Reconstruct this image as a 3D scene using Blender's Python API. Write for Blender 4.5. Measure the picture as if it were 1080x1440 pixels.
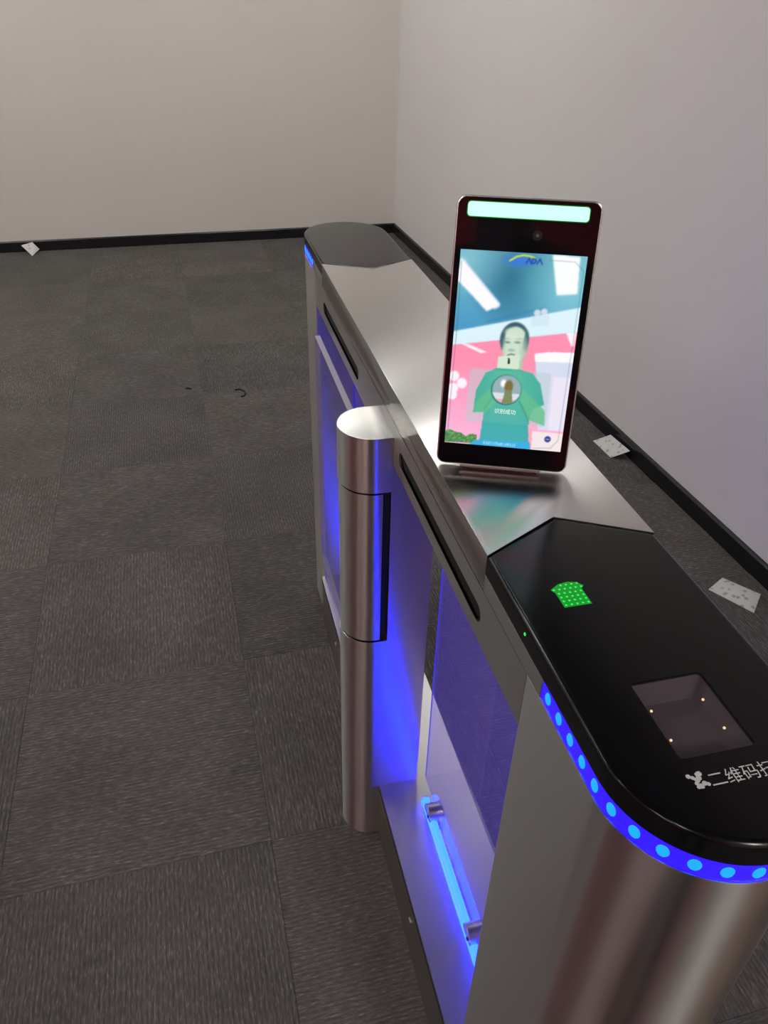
import bpy, bmesh, math, random
import numpy as np
from mathutils import Matrix, Vector

for o_ in list(bpy.data.objects):
    bpy.data.objects.remove(o_)
random.seed(7)
SC = bpy.context.scene
COL = SC.collection

# ------------------------------------------------------------------ camera
F_PX = 1082.25
RIGHT = Vector((0.966998, -0.253962, 0.020430))
UP = Vector((0.129073, 0.557437, 0.820124))
FWD = Vector((0.219669, 0.790422, -0.571820))
cam_d = bpy.data.cameras.new('camera')
cam_d.sensor_fit = 'VERTICAL'
cam_d.sensor_height = 36.0
cam_d.lens = F_PX / 1440 * 36.0
cam_d.clip_start = 0.02
cam = bpy.data.objects.new('camera', cam_d)
COL.objects.link(cam)
M = Matrix((RIGHT, UP, -FWD)).transposed().to_4x4()
M.translation = (0, 0, 1.3965)
cam.matrix_world = M
SC.camera = cam

# ------------------------------------------------------------------ world, exposure
world = bpy.data.worlds.new('world')
SC.world = world
world.use_nodes = True
bgn = world.node_tree.nodes['Background']
bgn.inputs[0].default_value = (0.8, 0.85, 0.9, 1)
bgn.inputs[1].default_value = 0.02
SC.view_settings.view_transform = 'Standard'
SC.view_settings.look = 'None'
SC.view_settings.gamma = 1.0
SC.view_settings.use_curve_mapping = False
SC.view_settings.exposure = 0.0
FIXTURE_POWER = 34.0         # emission strength of the ceiling lamps

# measured place
W, H = 0.1724, 0.957                       # turnstile width and height
X0, TURN_ROT = 0.2351, -0.0178             # turnstile place and heading
YN, YF, DV = 0.5173, 1.4094, 0.0455        # notches of the two lids
YCN, YCF, RE = 0.288, 1.612, W / 2         # centres of the round ends
CAB_N, CAB_F = 0.408, 1.490                # inner faces of the end cabinets
XR, YFAR, WSL = 1.4272, 5.0515, 0.0198     # right wall, far wall, slant of right wall
YBACK, XLEFT, ZC = -2.4, -4.9, 2.8
BBH = 0.061

def xr(y):
    return XR + WSL * (YFAR - y)

# ------------------------------------------------------------------ helpers
def obj(name, bm, mat=None, parent=None, smooth=None, recalc=True):
    if recalc:
        bmesh.ops.recalc_face_normals(bm, faces=bm.faces)
    me = bpy.data.meshes.new(name)
    bm.to_mesh(me)
    bm.free()
    mats = mat if isinstance(mat, (list, tuple)) else [mat]
    if len(mats) == 2:                # upright sheet / level sheet
        for p_ in me.polygons:
            p_.material_index = 1 if abs(p_.normal.z) > 0.9 else 0
    for m in mats:
        if m:
            me.materials.append(m)
    if smooth is not None:
        for p_ in me.polygons:
            p_.use_smooth = True
        me.set_sharp_from_angle(angle=math.radians(smooth))
    o = bpy.data.objects.new(name, me)
    COL.objects.link(o)
    if smooth is not None:
        wn = o.modifiers.new('weighted_normal', 'WEIGHTED_NORMAL')
        wn.mode = 'FACE_AREA'
        wn.weight = 100
        wn.keep_sharp = True
    if parent:
        o.parent = parent
    return o

def empty(name, loc, rz=0.0):
    o = bpy.data.objects.new(name, None)
    COL.objects.link(o)
    o.location = loc
    o.rotation_euler = (0, 0, rz)
    o.empty_display_size = 0.05
    return o

def tag(o, label=None, cat=None, group=None, kind=None):
    for k, v_ in (('label', label), ('category', cat), ('group', group), ('kind', kind)):
        if v_:
            o[k] = v_
    return o

def bevel_all(bm, w, seg=2, ang=30):
    es = [e for e in bm.edges if e.is_manifold and e.calc_face_angle(0) > math.radians(ang)]
    if es and w > 0:
        bmesh.ops.bevel(bm, geom=es, offset=w, segments=seg, profile=0.5, affect='EDGES', clamp_overlap=True)
    return bm

def box(x0, x1, y0, y1, z0, z1, bev=0.0, bm=None, seg=2):
    b = bmesh.new()
    vs = [b.verts.new((x, y, z)) for z in (z0, z1) for y in (y0, y1) for x in (x0, x1)]
    for f in ((0, 2, 3, 1), (4, 5, 7, 6), (0, 1, 5, 4), (2, 6, 7, 3), (0, 4, 6, 2), (1, 3, 7, 5)):
        b.faces.new([vs[i] for i in f])
    if bev:
        bevel_all(b, bev, seg)
    if bm is None:
        return b
    me = bpy.data.meshes.new('t')
    b.to_mesh(me)
    b.free()
    bm.from_mesh(me)
    bpy.data.meshes.remove(me)
    return bm

def prism(poly, z0, z1, bev=0.0, ang=40, seg=2, only_top=False):
    b = bmesh.new()
    lo = [b.verts.new((x, y, z0)) for x, y in poly]
    hi = [b.verts.new((x, y, z1)) for x, y in poly]
    n = len(poly)
    b.faces.new(lo[::-1])
    b.faces.new(hi)
    for i in range(n):
        j = (i + 1) % n
        b.faces.new((lo[i], lo[j], hi[j], hi[i]))
    bmesh.ops.recalc_face_normals(b, faces=b.faces)
    if bev:
        if only_top:
            es = [e for e in b.edges if all(abs(v_.co.z - z1) < 1e-6 for v_ in e.verts)]
            bmesh.ops.bevel(b, geom=es, offset=bev, segments=seg, profile=0.5, affect='EDGES', clamp_overlap=True)
        else:
            bevel_all(b, bev, seg, ang)
    return b

def arc(cx, cy, r, a0, a1, n):
    return [(cx + r * math.cos(math.radians(a0 + (a1 - a0) * i / n)),
             cy + r * math.sin(math.radians(a0 + (a1 - a0) * i / n))) for i in range(n + 1)]

def rrect(cx, cy, w, h, r, n=6):
    P = []
    for sx, sy, a in ((1, 1, 0), (-1, 1, 90), (-1, -1, 180), (1, -1, 270)):
        P += arc(cx + sx * (w / 2 - r), cy + sy * (h / 2 - r), r, a, a + 90, n)
    return P

def inset_poly(P, d):
    n = len(P)
    area = sum(P[i][0] * P[(i + 1) % n][1] - P[(i + 1) % n][0] * P[i][1] for i in range(n))
    s = 1 if area > 0 else -1
    out = []
    for i in range(n):
        a, b, c = Vector(P[i - 1]), Vector(P[i]), Vector(P[(i + 1) % n])
        e1, e2 = (b - a).normalized(), (c - b).normalized()
        n1, n2 = Vector((-e1.y, e1.x)) * s, Vector((-e2.y, e2.x)) * s
        m = (n1 + n2)
        m = m / max(m.length_squared, 1e-9) * 2
        out.append((b.x + m.x * d, b.y + m.y * d))
    return out

def fill_with_holes(b, loops, z):
    """flat face at height z between an outer loop and hole loops (lists of verts)"""
    es = []
    for L in loops:
        for i in range(len(L)):
            e = b.edges.get((L[i], L[(i + 1) % len(L)]))
            es.append(e or b.edges.new((L[i], L[(i + 1) % len(L)])))
    bmesh.ops.triangle_fill(b, use_beauty=True, use_dissolve=False, edges=es)

def map_bm(b, fn):
    for v_ in b.verts:
        v_.co = fn(v_.co)
    return b

# ------------------------------------------------------------------ materials
MATS = {}

def new_mat(name):
    m = bpy.data.materials.new(name)
    m.use_nodes = True
    nt = m.node_tree
    bsdf = nt.nodes['Principled BSDF']
    MATS[name] = m
    return m, nt, bsdf

def lnk(nt, a, b):
    nt.links.new(a, b)

def plain(name, col, rough=0.5, metal=0.0, spec=0.5, coat=0.0):
    m, nt, b = new_mat(name)
    b.inputs['Base Color'].default_value = (*col, 1)
    b.inputs['Roughness'].default_value = rough
    b.inputs['Metallic'].default_value = metal
    b.inputs['Specular IOR Level'].default_value = spec
    if coat:
        b.inputs['Coat Weight'].default_value = coat
        b.inputs['Coat Roughness'].default_value = 0.03
    return m

def emit(name, col, strength):
    m, nt, b = new_mat(name)
    b.inputs['Base Color'].default_value = (0.01, 0.01, 0.01, 1)
    b.inputs['Emission Color'].default_value = (*col, 1)
    b.inputs['Emission Strength'].default_value = strength
    b.inputs['Roughness'].default_value = 0.3
    return m

def noise_node(nt, vec, scale, detail=2.0, rough=0.5):
    n = nt.nodes.new('ShaderNodeTexNoise')
    n.inputs['Scale'].default_value = scale
    n.inputs['Detail'].default_value = detail
    n.inputs['Roughness'].default_value = rough
    if vec is not None:
        lnk(nt, vec, n.inputs['Vector'])
    return n

def mapping(nt, src, scale):
    mp = nt.nodes.new('ShaderNodeMapping')
    mp.inputs['Scale'].default_value = scale
    lnk(nt, src, mp.inputs['Vector'])
    return mp.outputs['Vector']

def ramp(nt, fac, stops):
    r = nt.nodes.new('ShaderNodeValToRGB')
    el = r.color_ramp.elements
    while len(el) < len(stops):
        el.new(0.5)
    for e, (pos, c) in zip(el, stops):
        e.position = pos
        e.color = (*c, 1) if len(c) == 3 else c
    lnk(nt, fac, r.inputs['Fac'])
    return r

def brushed(name, tangent, grain, base=(0.60, 0.585, 0.56), rough=0.3, aniso=0.85):
    """brushed stainless steel; tangent = local direction along which highlights stretch"""
    m, nt, b = new_mat(name)
    b.inputs['Metallic'].default_value = 1.0
    tc = nt.nodes.new('ShaderNodeTexCoord')
    nz = noise_node(nt, mapping(nt, tc.outputs['Object'], grain), 1.0, 3.0, 0.6)
    r = ramp(nt, nz.outputs['Fac'], [(0.25, tuple(c * 0.98 for c in base)), (0.75, tuple(min(1, c * 1.02) for c in base))])
    lnk(nt, r.outputs['Color'], b.inputs['Base Color'])
    mr = nt.nodes.new('ShaderNodeMapRange')
    mr.inputs['From Min'].default_value = 0.25
    mr.inputs['From Max'].default_value = 0.75
    mr.inputs['To Min'].default_value = rough * 0.99
    mr.inputs['To Max'].default_value = rough * 1.01
    lnk(nt, nz.outputs['Fac'], mr.inputs['Value'])
    lnk(nt, mr.outputs['Result'], b.inputs['Roughness'])
    b.inputs['Anisotropic'].default_value = aniso
    cx = nt.nodes.new('ShaderNodeCombineXYZ')
    for i, c in enumerate(tangent):
        cx.inputs[i].default_value = c
    vt = nt.nodes.new('ShaderNodeVectorTransform')
    vt.vector_type = 'VECTOR'
    vt.convert_from = 'OBJECT'
    vt.convert_to = 'WORLD'
    lnk(nt, cx.outputs[0], vt.inputs[0])
    lnk(nt, vt.outputs[0], b.inputs['Tangent'])
    return m

STEEL_TOP = brushed('steel_top', (1, 0, 0), (700, 5, 700), base=(0.66, 0.65, 0.63), rough=0.235, aniso=0.97)
STEEL_SIDE = brushed('steel_side', (0, 0, 1), (5, 5, 700), base=(0.60, 0.585, 0.565), rough=0.29, aniso=0.9)
STEEL_ROUND = brushed('steel_round', (0, 0, 1), (5, 5, 500), base=(0.58, 0.56, 0.55), rough=0.345, aniso=0.97)
STEEL_BASE = brushed('steel_base_top', (1, 0, 0), (400, 6, 400), rough=0.36, aniso=0.6)
STEEL_SMALL = plain('steel_fitting', (0.55, 0.54, 0.52), 0.3, 1.0)
BLACK_GLASS = plain('black_glass', (0.004, 0.004, 0.005), 0.18, 0.0, 0.42)
BLACK_SHELL = plain('black_shell', (0.006, 0.006, 0.007), 0.3)
DARK_GAP = plain('dark_gap', (0.008, 0.008, 0.009), 0.6)
BLUE_TUBE = emit('blue_tube', (0.0015, 0.008, 1.0), 60.0)
BLUE_TUBE_DIM = emit('blue_tube_dim', (0.004, 0.02, 1.0), 20.0)
BLUE_STRIP = emit('blue_strip', (0.012, 0.003, 1.0), 3.0)
BLUE_LED = emit('blue_led', (0.001, 0.045, 1.0), 10.0)
BLUE_EDGE = emit('acrylic_edge_glow', (0.045, 0.015, 1.0), 0.75)
GREEN_BAR = emit('green_bar', (0.44, 1.0, 0.66), 1.5)
GREEN_LED = emit('green_led', (0.02, 1.0, 0.10), 1.0)
GREEN_GLOW = emit('green_glow', (0.002, 1.0, 0.06), 0.28)
WARM_LED = emit('warm_led', (1.0, 0.75, 0.4), 1.6)
WHITE_INK = plain('white_ink', (0.75, 0.75, 0.75), 0.5)
SILVER = plain('silver_housing', (0.62, 0.60, 0.59), 0.25, 0.9)
PINK_REFLECTION = plain('bracket_pink_reflection', (0.26, 0.165, 0.165), 0.35, 0.6)  # silver stand; the pink it reflects is put into the base colour

def acrylic(name, tint, haze, glow=None):
    m, nt, b = new_mat(name)
    nt.nodes.remove(b)
    out = nt.nodes['Material Output']
    tr = nt.nodes.new('ShaderNodeBsdfTransparent')
    tr.inputs[0].default_value = (*tint, 1)
    gl = nt.nodes.new('ShaderNodeBsdfGlossy')
    gl.inputs['Roughness'].default_value = 0.03
    fr = nt.nodes.new('ShaderNodeFresnel')
    fr.inputs['IOR'].default_value = 1.45
    df = nt.nodes.new('ShaderNodeBsdfTranslucent')
    df.inputs[0].default_value = (0.55, 0.5, 0.75, 1)
    d2 = nt.nodes.new('ShaderNodeBsdfDiffuse')
    d2.inputs[0].default_value = (0.55, 0.5, 0.75, 1)
    ad = nt.nodes.new('ShaderNodeMixShader')
    lnk(nt, df.outputs[0], ad.inputs[1])
    lnk(nt, d2.outputs[0], ad.inputs[2])
    mh = nt.nodes.new('ShaderNodeMixShader')
    mh.inputs[0].default_value = haze
    lnk(nt, tr.outputs[0], mh.inputs[1])
    lnk(nt, ad.outputs[0], mh.inputs[2])
    geo = nt.nodes.new('ShaderNodeNewGeometry')
    inv = nt.nodes.new('ShaderNodeMath')
    inv.operation = 'SUBTRACT'
    inv.inputs[0].default_value = 1.0
    lnk(nt, geo.outputs['Backfacing'], inv.inputs[1])
    ff = nt.nodes.new('ShaderNodeMath')
    ff.operation = 'MULTIPLY'
    lnk(nt, fr.outputs[0], ff.inputs[0])
    lnk(nt, inv.outputs[0], ff.inputs[1])
    mx = nt.nodes.new('ShaderNodeMixShader')
    lnk(nt, ff.outputs[0], mx.inputs[0])
    lnk(nt, mh.outputs[0], mx.inputs[1])
    lnk(nt, gl.outputs[0], mx.inputs[2])
    if glow:                          # light scattered inside an edge-lit sheet
        em = nt.nodes.new('ShaderNodeEmission')
        em.inputs[0].default_value = (*glow, 1)
        sm = nt.nodes.new('ShaderNodeAddShader')
        lnk(nt, mx.outputs[0], sm.inputs[0])
        lnk(nt, em.outputs[0], sm.inputs[1])
        lnk(nt, sm.outputs[0], out.inputs['Surface'])
    else:
        lnk(nt, mx.outputs[0], out.inputs['Surface'])
    return m

ACRYLIC = acrylic('acrylic', (0.90, 0.89, 0.95), 0.08)
EDGE_LIT = acrylic('edge_lit_acrylic', (0.88, 0.86, 0.95), 0.06, (0.008, 0.004, 0.085))
WINDOW_GLASS = acrylic('tinted_glass', (0.80, 0.78, 0.80), 0.0)
FROST = plain('frosted_acrylic_edge', (0.75, 0.72, 0.85), 0.4)

def wall_paint(name, col):
    m, nt, b = new_mat(name)
    tc = nt.nodes.new('ShaderNodeTexCoord')
    nz = noise_node(nt, tc.outputs['Object'], 0.9, 3)
    r = ramp(nt, nz.outputs['Fac'], [(0.3, tuple(c * 0.97 for c in col)), (0.7, tuple(min(1, c * 1.03) for c in col))])
    lnk(nt, r.outputs['Color'], b.inputs['Base Color'])
    b.inputs['Roughness'].default_value = 0.6
    fine = noise_node(nt, tc.outputs['Object'], 220, 2)
    bp = nt.nodes.new('ShaderNodeBump')
    bp.inputs['Strength'].default_value = 0.05
    bp.inputs['Distance'].default_value = 0.001
    lnk(nt, fine.outputs['Fac'], bp.inputs['Height'])
    lnk(nt, bp.outputs['Normal'], b.inputs['Normal'])
    return m

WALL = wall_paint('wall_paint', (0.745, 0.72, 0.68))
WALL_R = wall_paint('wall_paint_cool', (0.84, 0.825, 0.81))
WALL_RED = wall_paint('wall_paint_red', (0.70, 0.045, 0.06))
WALL_WHITE = wall_paint('wall_paint_white', (0.78, 0.77, 0.75))
CEIL = wall_paint('ceiling_paint', (0.10, 0.12, 0.13))
WOOD_OCHRE = plain('ochre_wood', (0.50, 0.30, 0.05), 0.5)
BASEBOARD = plain('baseboard_black', (0.012, 0.012, 0.014), 0.22, 0.0, 0.5)
SUBFLOOR = plain('subfloor', (0.03, 0.028, 0.026), 0.9)

def carpet_material():
    m, nt, b = new_mat('carpet_ribbed')
    tc = nt.nodes.new('ShaderNodeTexCoord')
    oi = nt.nodes.new('ShaderNodeObjectInfo')
    off = nt.nodes.new('ShaderNodeVectorMath')
    off.operation = 'ADD'
    sc = nt.nodes.new('ShaderNodeVectorMath')
    sc.operation = 'SCALE'
    sc.inputs[0].default_value = (13.0, 7.0, 5.0)
    lnk(nt, oi.outputs['Random'], sc.inputs['Scale'])
    lnk(nt, tc.outputs['Object'], off.inputs[0])
    lnk(nt, sc.outputs[0], off.inputs[1])
    # ribs run along local x
    sep = nt.nodes.new('ShaderNodeSeparateXYZ')
    lnk(nt, tc.outputs['Object'], sep.inputs[0])
    wob = noise_node(nt, mapping(nt, off.outputs[0], (25, 90, 1)), 1.0, 2)
    mu = nt.nodes.new('ShaderNodeMath')
    mu.operation = 'MULTIPLY_ADD'
    mu.inputs[1].default_value = 2 * math.pi / 0.0085
    lnk(nt, sep.outputs['Y'], mu.inputs[0])
    w2 = nt.nodes.new('ShaderNodeMath')
    w2.operation = 'MULTIPLY'
    w2.inputs[1].default_value = 2.0
    lnk(nt, wob.outputs['Fac'], w2.inputs[0])
    lnk(nt, w2.outputs[0], mu.inputs[2])
    sn = nt.nodes.new('ShaderNodeMath')
    sn.operation = 'SINE'
    lnk(nt, mu.outputs[0], sn.inputs[0])
    rib = nt.nodes.new('ShaderNodeMapRange')
    rib.inputs['From Min'].default_value = -1
    rib.inputs['From Max'].default_value = 1
    lnk(nt, sn.outputs[0], rib.inputs['Value'])
    # yarn flecks stretched along the ribs
    fl = noise_node(nt, mapping(nt, off.outputs[0], (55, 330, 1)), 1.0, 3, 0.65)
    flr = ramp(nt, fl.outputs['Fac'], [(0.28, (0.58,) * 3), (0.55, (0.96,) * 3), (0.74, (2.0,) * 3)])
    big = noise_node(nt, mapping(nt, off.outputs[0], (5, 5, 1)), 1.0, 3)
    bigr = ramp(nt, big.outputs['Fac'], [(0.3, (0.88,) * 3), (0.7, (1.12,) * 3)])
    ribr = ramp(nt, rib.outputs['Result'], [(0.0, (0.100, 0.093, 0.088)), (1.0, (0.133, 0.125, 0.118))])
    m1 = nt.nodes.new('ShaderNodeMix')
    m1.data_type = 'RGBA'
    m1.blend_type = 'MULTIPLY'
    m1.inputs['Factor'].default_value = 1
    lnk(nt, ribr.outputs[0], m1.inputs['A'])
    lnk(nt, flr.outputs[0], m1.inputs['B'])
    m2 = nt.nodes.new('ShaderNodeMix')
    m2.data_type = 'RGBA'
    m2.blend_type = 'MULTIPLY'
    m2.inputs['Factor'].default_value = 1
    lnk(nt, m1.outputs['Result'], m2.inputs['A'])
    lnk(nt, bigr.outputs[0], m2.inputs['B'])
    tint = ramp(nt, oi.outputs['Random'], [(0.0, (0.92, 0.92, 0.92)), (1.0, (1.07, 1.06, 1.05))])
    m3 = nt.nodes.new('ShaderNodeMix')
    m3.data_type = 'RGBA'
    m3.blend_type = 'MULTIPLY'
    m3.inputs['Factor'].default_value = 1
    lnk(nt, m2.outputs['Result'], m3.inputs['A'])
    lnk(nt, tint.outputs[0], m3.inputs['B'])
    lnk(nt, m3.outputs['Result'], b.inputs['Base Color'])
    b.inputs['Roughness'].default_value = 0.95
    b.inputs['Specular IOR Level'].default_value = 0.15
    bp = nt.nodes.new('ShaderNodeBump')
    bp.inputs['Strength'].default_value = 0.35
    bp.inputs['Distance'].default_value = 0.0015
    lnk(nt, rib.outputs['Result'], bp.inputs['Height'])
    bp2 = nt.nodes.new('ShaderNodeBump')
    bp2.inputs['Strength'].default_value = 0.5
    bp2.inputs['Distance'].default_value = 0.001
    lnk(nt, fl.outputs['Fac'], bp2.inputs['Height'])
    lnk(nt, bp.outputs[0], bp2.inputs['Normal'])
    lnk(nt, bp2.outputs[0], b.inputs['Normal'])
    return m

CARPET = carpet_material()

# ------------------------------------------------------------------ room shell
XMAX = xr(YBACK) + 0.15
floor = obj('floor', box(XLEFT, XMAX - 0.2, YBACK, YFAR, -0.08, -0.006), SUBFLOOR)
tag(floor, 'dark grey ribbed carpet tile floor laid in quarter turns', 'floor', kind='structure')

TILE = 0.5
OX, OY = 0.0353, 1.3911
tile_cache = {}

def tile_mesh(x0, x1, y0, y1):
    key = (round(x0, 4), round(x1, 4), round(y0, 4), round(y1, 4))
    if key not in tile_cache:
        b = prism([(x0, y0), (x1, y0), (x1, y1), (x0, y1)], -0.006, 0.0, 0.0006, only_top=True, seg=1)
        me = bpy.data.meshes.new('carpet_tile')
        b.to_mesh(me)
        b.free()
        me.materials.append(CARPET)
        tile_cache[key] = me
    return tile_cache[key]

i0 = math.floor((XLEFT - OX) / TILE)
i1 = math.ceil((XMAX - OX) / TILE)
j0 = math.floor((YBACK - OY) / TILE)
j1 = math.ceil((YFAR - OY) / TILE)
g = 0.0002
for i in range(i0, i1):
    for j in range(j0, j1):
        cx, cy = OX + (i + 0.5) * TILE, OY + (j + 0.5) * TILE
        lim = xr(cy + TILE / 2) - 0.004
        ax0, ax1 = max(-TILE / 2, XLEFT - cx), min(TILE / 2, lim - cx)
        ay0, ay1 = max(-TILE / 2, YBACK - cy), min(TILE / 2, YFAR - 0.002 - cy)
        if ax1 - ax0 < 0.01 or ay1 - ay0 < 0.01:
            continue
        ax0, ax1, ay0, ay1 = ax0 + g, ax1 - g, ay0 + g, ay1 - g
        if (i + j) % 2 == 0:
            me, rz = tile_mesh(ax0, ax1, ay0, ay1), 0.0
        else:                      # quarter turn: world (x, y) = (-ly, lx)
            me, rz = tile_mesh(ay0, ay1, -ax1, -ax0), math.pi / 2
        o = bpy.data.objects.new('carpet_tile', me)
        COL.objects.link(o)
        o.location = (cx, cy, 0)
        o.rotation_euler = (0, 0, rz)
        o.parent = floor

def wall_label(o, text):
    return tag(o, text, 'wall', kind='structure')

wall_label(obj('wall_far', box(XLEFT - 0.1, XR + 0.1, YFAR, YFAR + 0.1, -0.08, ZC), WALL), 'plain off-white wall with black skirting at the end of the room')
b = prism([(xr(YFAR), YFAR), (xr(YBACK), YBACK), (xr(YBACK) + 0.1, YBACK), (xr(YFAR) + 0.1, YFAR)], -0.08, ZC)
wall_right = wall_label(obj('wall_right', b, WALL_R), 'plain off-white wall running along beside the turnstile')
wall_label(obj('wall_left', box(XLEFT - 0.1, XLEFT, YBACK, YFAR, -0.08, ZC), WALL_WHITE), 'white side wall across the room from the turnstile')
wall_label(obj('wall_back', box(XLEFT - 0.1, XMAX, YBACK - 0.1, YBACK, -0.08, ZC), WALL_RED), 'red painted wall behind the photographer')
tag(obj('ceiling', box(XLEFT - 0.1, XMAX, YBACK - 0.1, YFAR + 0.1, ZC, ZC + 0.1), CEIL), 'dark blue-grey ceiling', 'ceiling', kind='structure')
tag(obj('trim_1', box(XLEFT, xr(YBACK) - 0.01, YBACK, YBACK + 0.08, 2.25, ZC), WALL_WHITE), 'white header beam above the red wall', 'beam', kind='structure')
tag(obj('trim_2', box(XLEFT, XLEFT + 0.05, YBACK + 0.09, 0.9, 0.0, 2.25), WALL_RED), 'red painted panel on the side wall across the room', 'wall panel', kind='structure')
dr = empty('door_1', (0.5, YBACK, 0))
tag(dr, 'white double door set in the red wall', 'door', kind='structure')
obj('door_panel', box(-0.68, -0.005, 0, 0.05, 0.0, 2.1, 0.004), WALL_WHITE, dr)
obj('door_panel', box(0.005, 0.70, 0, 0.05, 0.0, 2.1, 0.004), WALL_WHITE, dr)
obj('door_handle', box(-0.06, -0.035, 0.05, 0.09, 0.95, 1.2, 0.004), STEEL_SMALL, dr)
obj('door_handle', box(0.035, 0.06, 0.05, 0.09, 0.95, 1.2, 0.004), STEEL_SMALL, dr)
d2 = empty('door_2', (xr(-1.85), -1.85, 0), 0.0198)
tag(d2, 'ochre wooden door in the side wall', 'door', kind='structure')
obj('door_panel', box(-0.05, 0.0, -0.45, 0.45, 0, 2.1, 0.004), WOOD_OCHRE, d2)
obj('door_handle', box(-0.10, -0.05, 0.36, 0.40, 0.98, 1.02, 0.004), STEEL_SMALL, d2)

d3 = empty('door_3', (xr(-0.9), -0.9, 0), 0.0198)
tag(d3, 'dark brown wooden door in the side wall', 'door', kind='structure')
obj('door_panel', box(-0.04, 0.0, -0.45, 0.45, 0, 2.1, 0.004), plain('dark_wood', (0.07, 0.04, 0.035), 0.45), d3)
obj('door_handle', box(-0.09, -0.04, 0.34, 0.38, 0.98, 1.02, 0.004), STEEL_SMALL, d3)

# baseboards: proud strip with a thin top lip
def baseboard(name, prof_fn, label):
    b = bmesh.new()
    prof = [(0.0, 0.0), (0.012, 0.0), (0.012, BBH - 0.006), (0.008, BBH), (0.0, BBH)]
    rings = [[b.verts.new(prof_fn(t, d, z)) for d, z in prof] for t in (0, 1)]
    n = len(prof)
    for k in range(n):
        b.faces.new((rings[0][k], rings[0][(k + 1) % n], rings[1][(k + 1) % n], rings[1][k]))
    b.faces.new(rings[0])
    b.faces.new(rings[1][::-1])
    return tag(obj(name, b, BASEBOARD), label, 'baseboard', kind='structure')

baseboard('baseboard_far', lambda t, d, z: (XLEFT + t * (XR - XLEFT), YFAR - d, z), 'glossy black skirting board along the end wall')
baseboard('baseboard_right', lambda t, d, z: (xr(-0.4 + t * (YFAR + 0.4)) - d, -0.4 + t * (YFAR - 0.012 + 0.4), z), 'glossy black skirting board along the wall beside the turnstile')

# ------------------------------------------------------------------ ceiling lamps
LAMP_ON = emit('lamp_diffuser', (1.0, 0.98, 0.94), FIXTURE_POWER)
LAMP_CASE = plain('lamp_case', (0.7, 0.7, 0.7), 0.4)

def ceiling_lamp(x, y, length, rz, label, w=0.05):
    r = empty('ceiling_lamp', (x, y, ZC - 0.06), rz)
    tag(r, label, 'lamp', 'linear lamps on the dark ceiling')
    obj('lamp_housing', box(-length / 2 - 0.01, length / 2 + 0.01, -w - 0.01, w + 0.01, 0.012, 0.06, 0.004), LAMP_CASE, r)
    obj('lamp_diffuser', box(-length / 2, length / 2, -w, w, 0.0, 0.014, 0.004), LAMP_ON, r)

for y, row in ((4.15, 'nearest the end wall'), (2.65, 'in the second row')):
    for x, where in ((0.35, 'beside the long off-white wall'), (-1.5, 'midway across the room'), (-3.5, 'beside the white side wall')):
        ceiling_lamp(x + (0.25 if y < 3 and x > 0 else 0), y, 0.6 if x > 0 else 1.2, 0.0, 'white linear ceiling lamp ' + row + ', ' + where)
ceiling_lamp(0.85, 3.45, 0.5, 0.0, 'short white ceiling lamp between the two rows, close to the long off-white wall')
ceiling_lamp(-4.0, 1.0, 1.0, 0.0, 'white linear ceiling lamp added by the red side panel to brighten the long off-white wall')  # no known fixture here; added to throw light on the right wall
for x, where in ((-3.2, 'added near the red side panel to brighten the red wall'), (-1.5, 'over the middle of the red wall'), (0.85, 'in front of the white double door')):  # leftmost lamp is an extra, added to brighten the red wall
    ceiling_lamp(x, -1.75, 1.0, math.pi / 2, 'broad white lengthwise ceiling lamp ' + where, 0.11)

# ------------------------------------------------------------------ turnstile
TS = empty('turnstile', (X0, 0, 0), TURN_ROT)
tag(TS, 'brushed steel access turnstile with black glass lids and blue lighting', 'turnstile')

def end_plan(yi, yc, near, inset=0.0, n=40):
    r = RE - inset
    if near:
        return [(inset, yi)] + arc(RE, yc, r, 180, 360, n) + [(W - inset, yi)]
    return [(W - inset, yi)] + arc(RE, yc, r, 0, 180, n) + [(inset, yi)]

Z_RAIL, Z_CAB, Z_LID = 0.850, 0.914, 0.935
Z_BASE = 0.145
ROUND_SET = [STEEL_ROUND, STEEL_TOP]
for near, yi, yc in ((True, CAB_N, YCN), (False, CAB_F, YCF)):
    obj('end_cabinet', prism(end_plan(yi, yc, near), 0.0, Z_CAB, 0.0012, ang=50), ROUND_SET, TS, smooth=30)

# base beam with a narrow foot flange
base = obj('base_beam', box(-0.007, 0.156, CAB_N + 0.001, CAB_F - 0.001, 0.0, Z_BASE, 0.0025), STEEL_BASE, TS, smooth=30)
obj('base_seam', box(-0.0078, -0.006, CAB_N + 0.004, CAB_F - 0.004, Z_BASE - 0.012, Z_BASE - 0.0105), DARK_GAP, base)
for y in (0.63, 1.30):
    sb = prism(arc(0, 0, 0.006, 0, 330, 11), 0, 0.003, 0.001)
    map_bm(sb, lambda c, y=y: Vector((-0.007 - c.z, y + c.x, 0.09 + c.y)))
    obj('bolt_head', sb, STEEL_SMALL, base, smooth=40)

# top rail: dark core, slotted side plates, seam, steel cover
obj('rail_core', box(0.004, W - 0.004, CAB_N + 0.001, CAB_F - 0.001, Z_RAIL + 0.002, Z_CAB - 0.002), DARK_GAP, TS)

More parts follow.
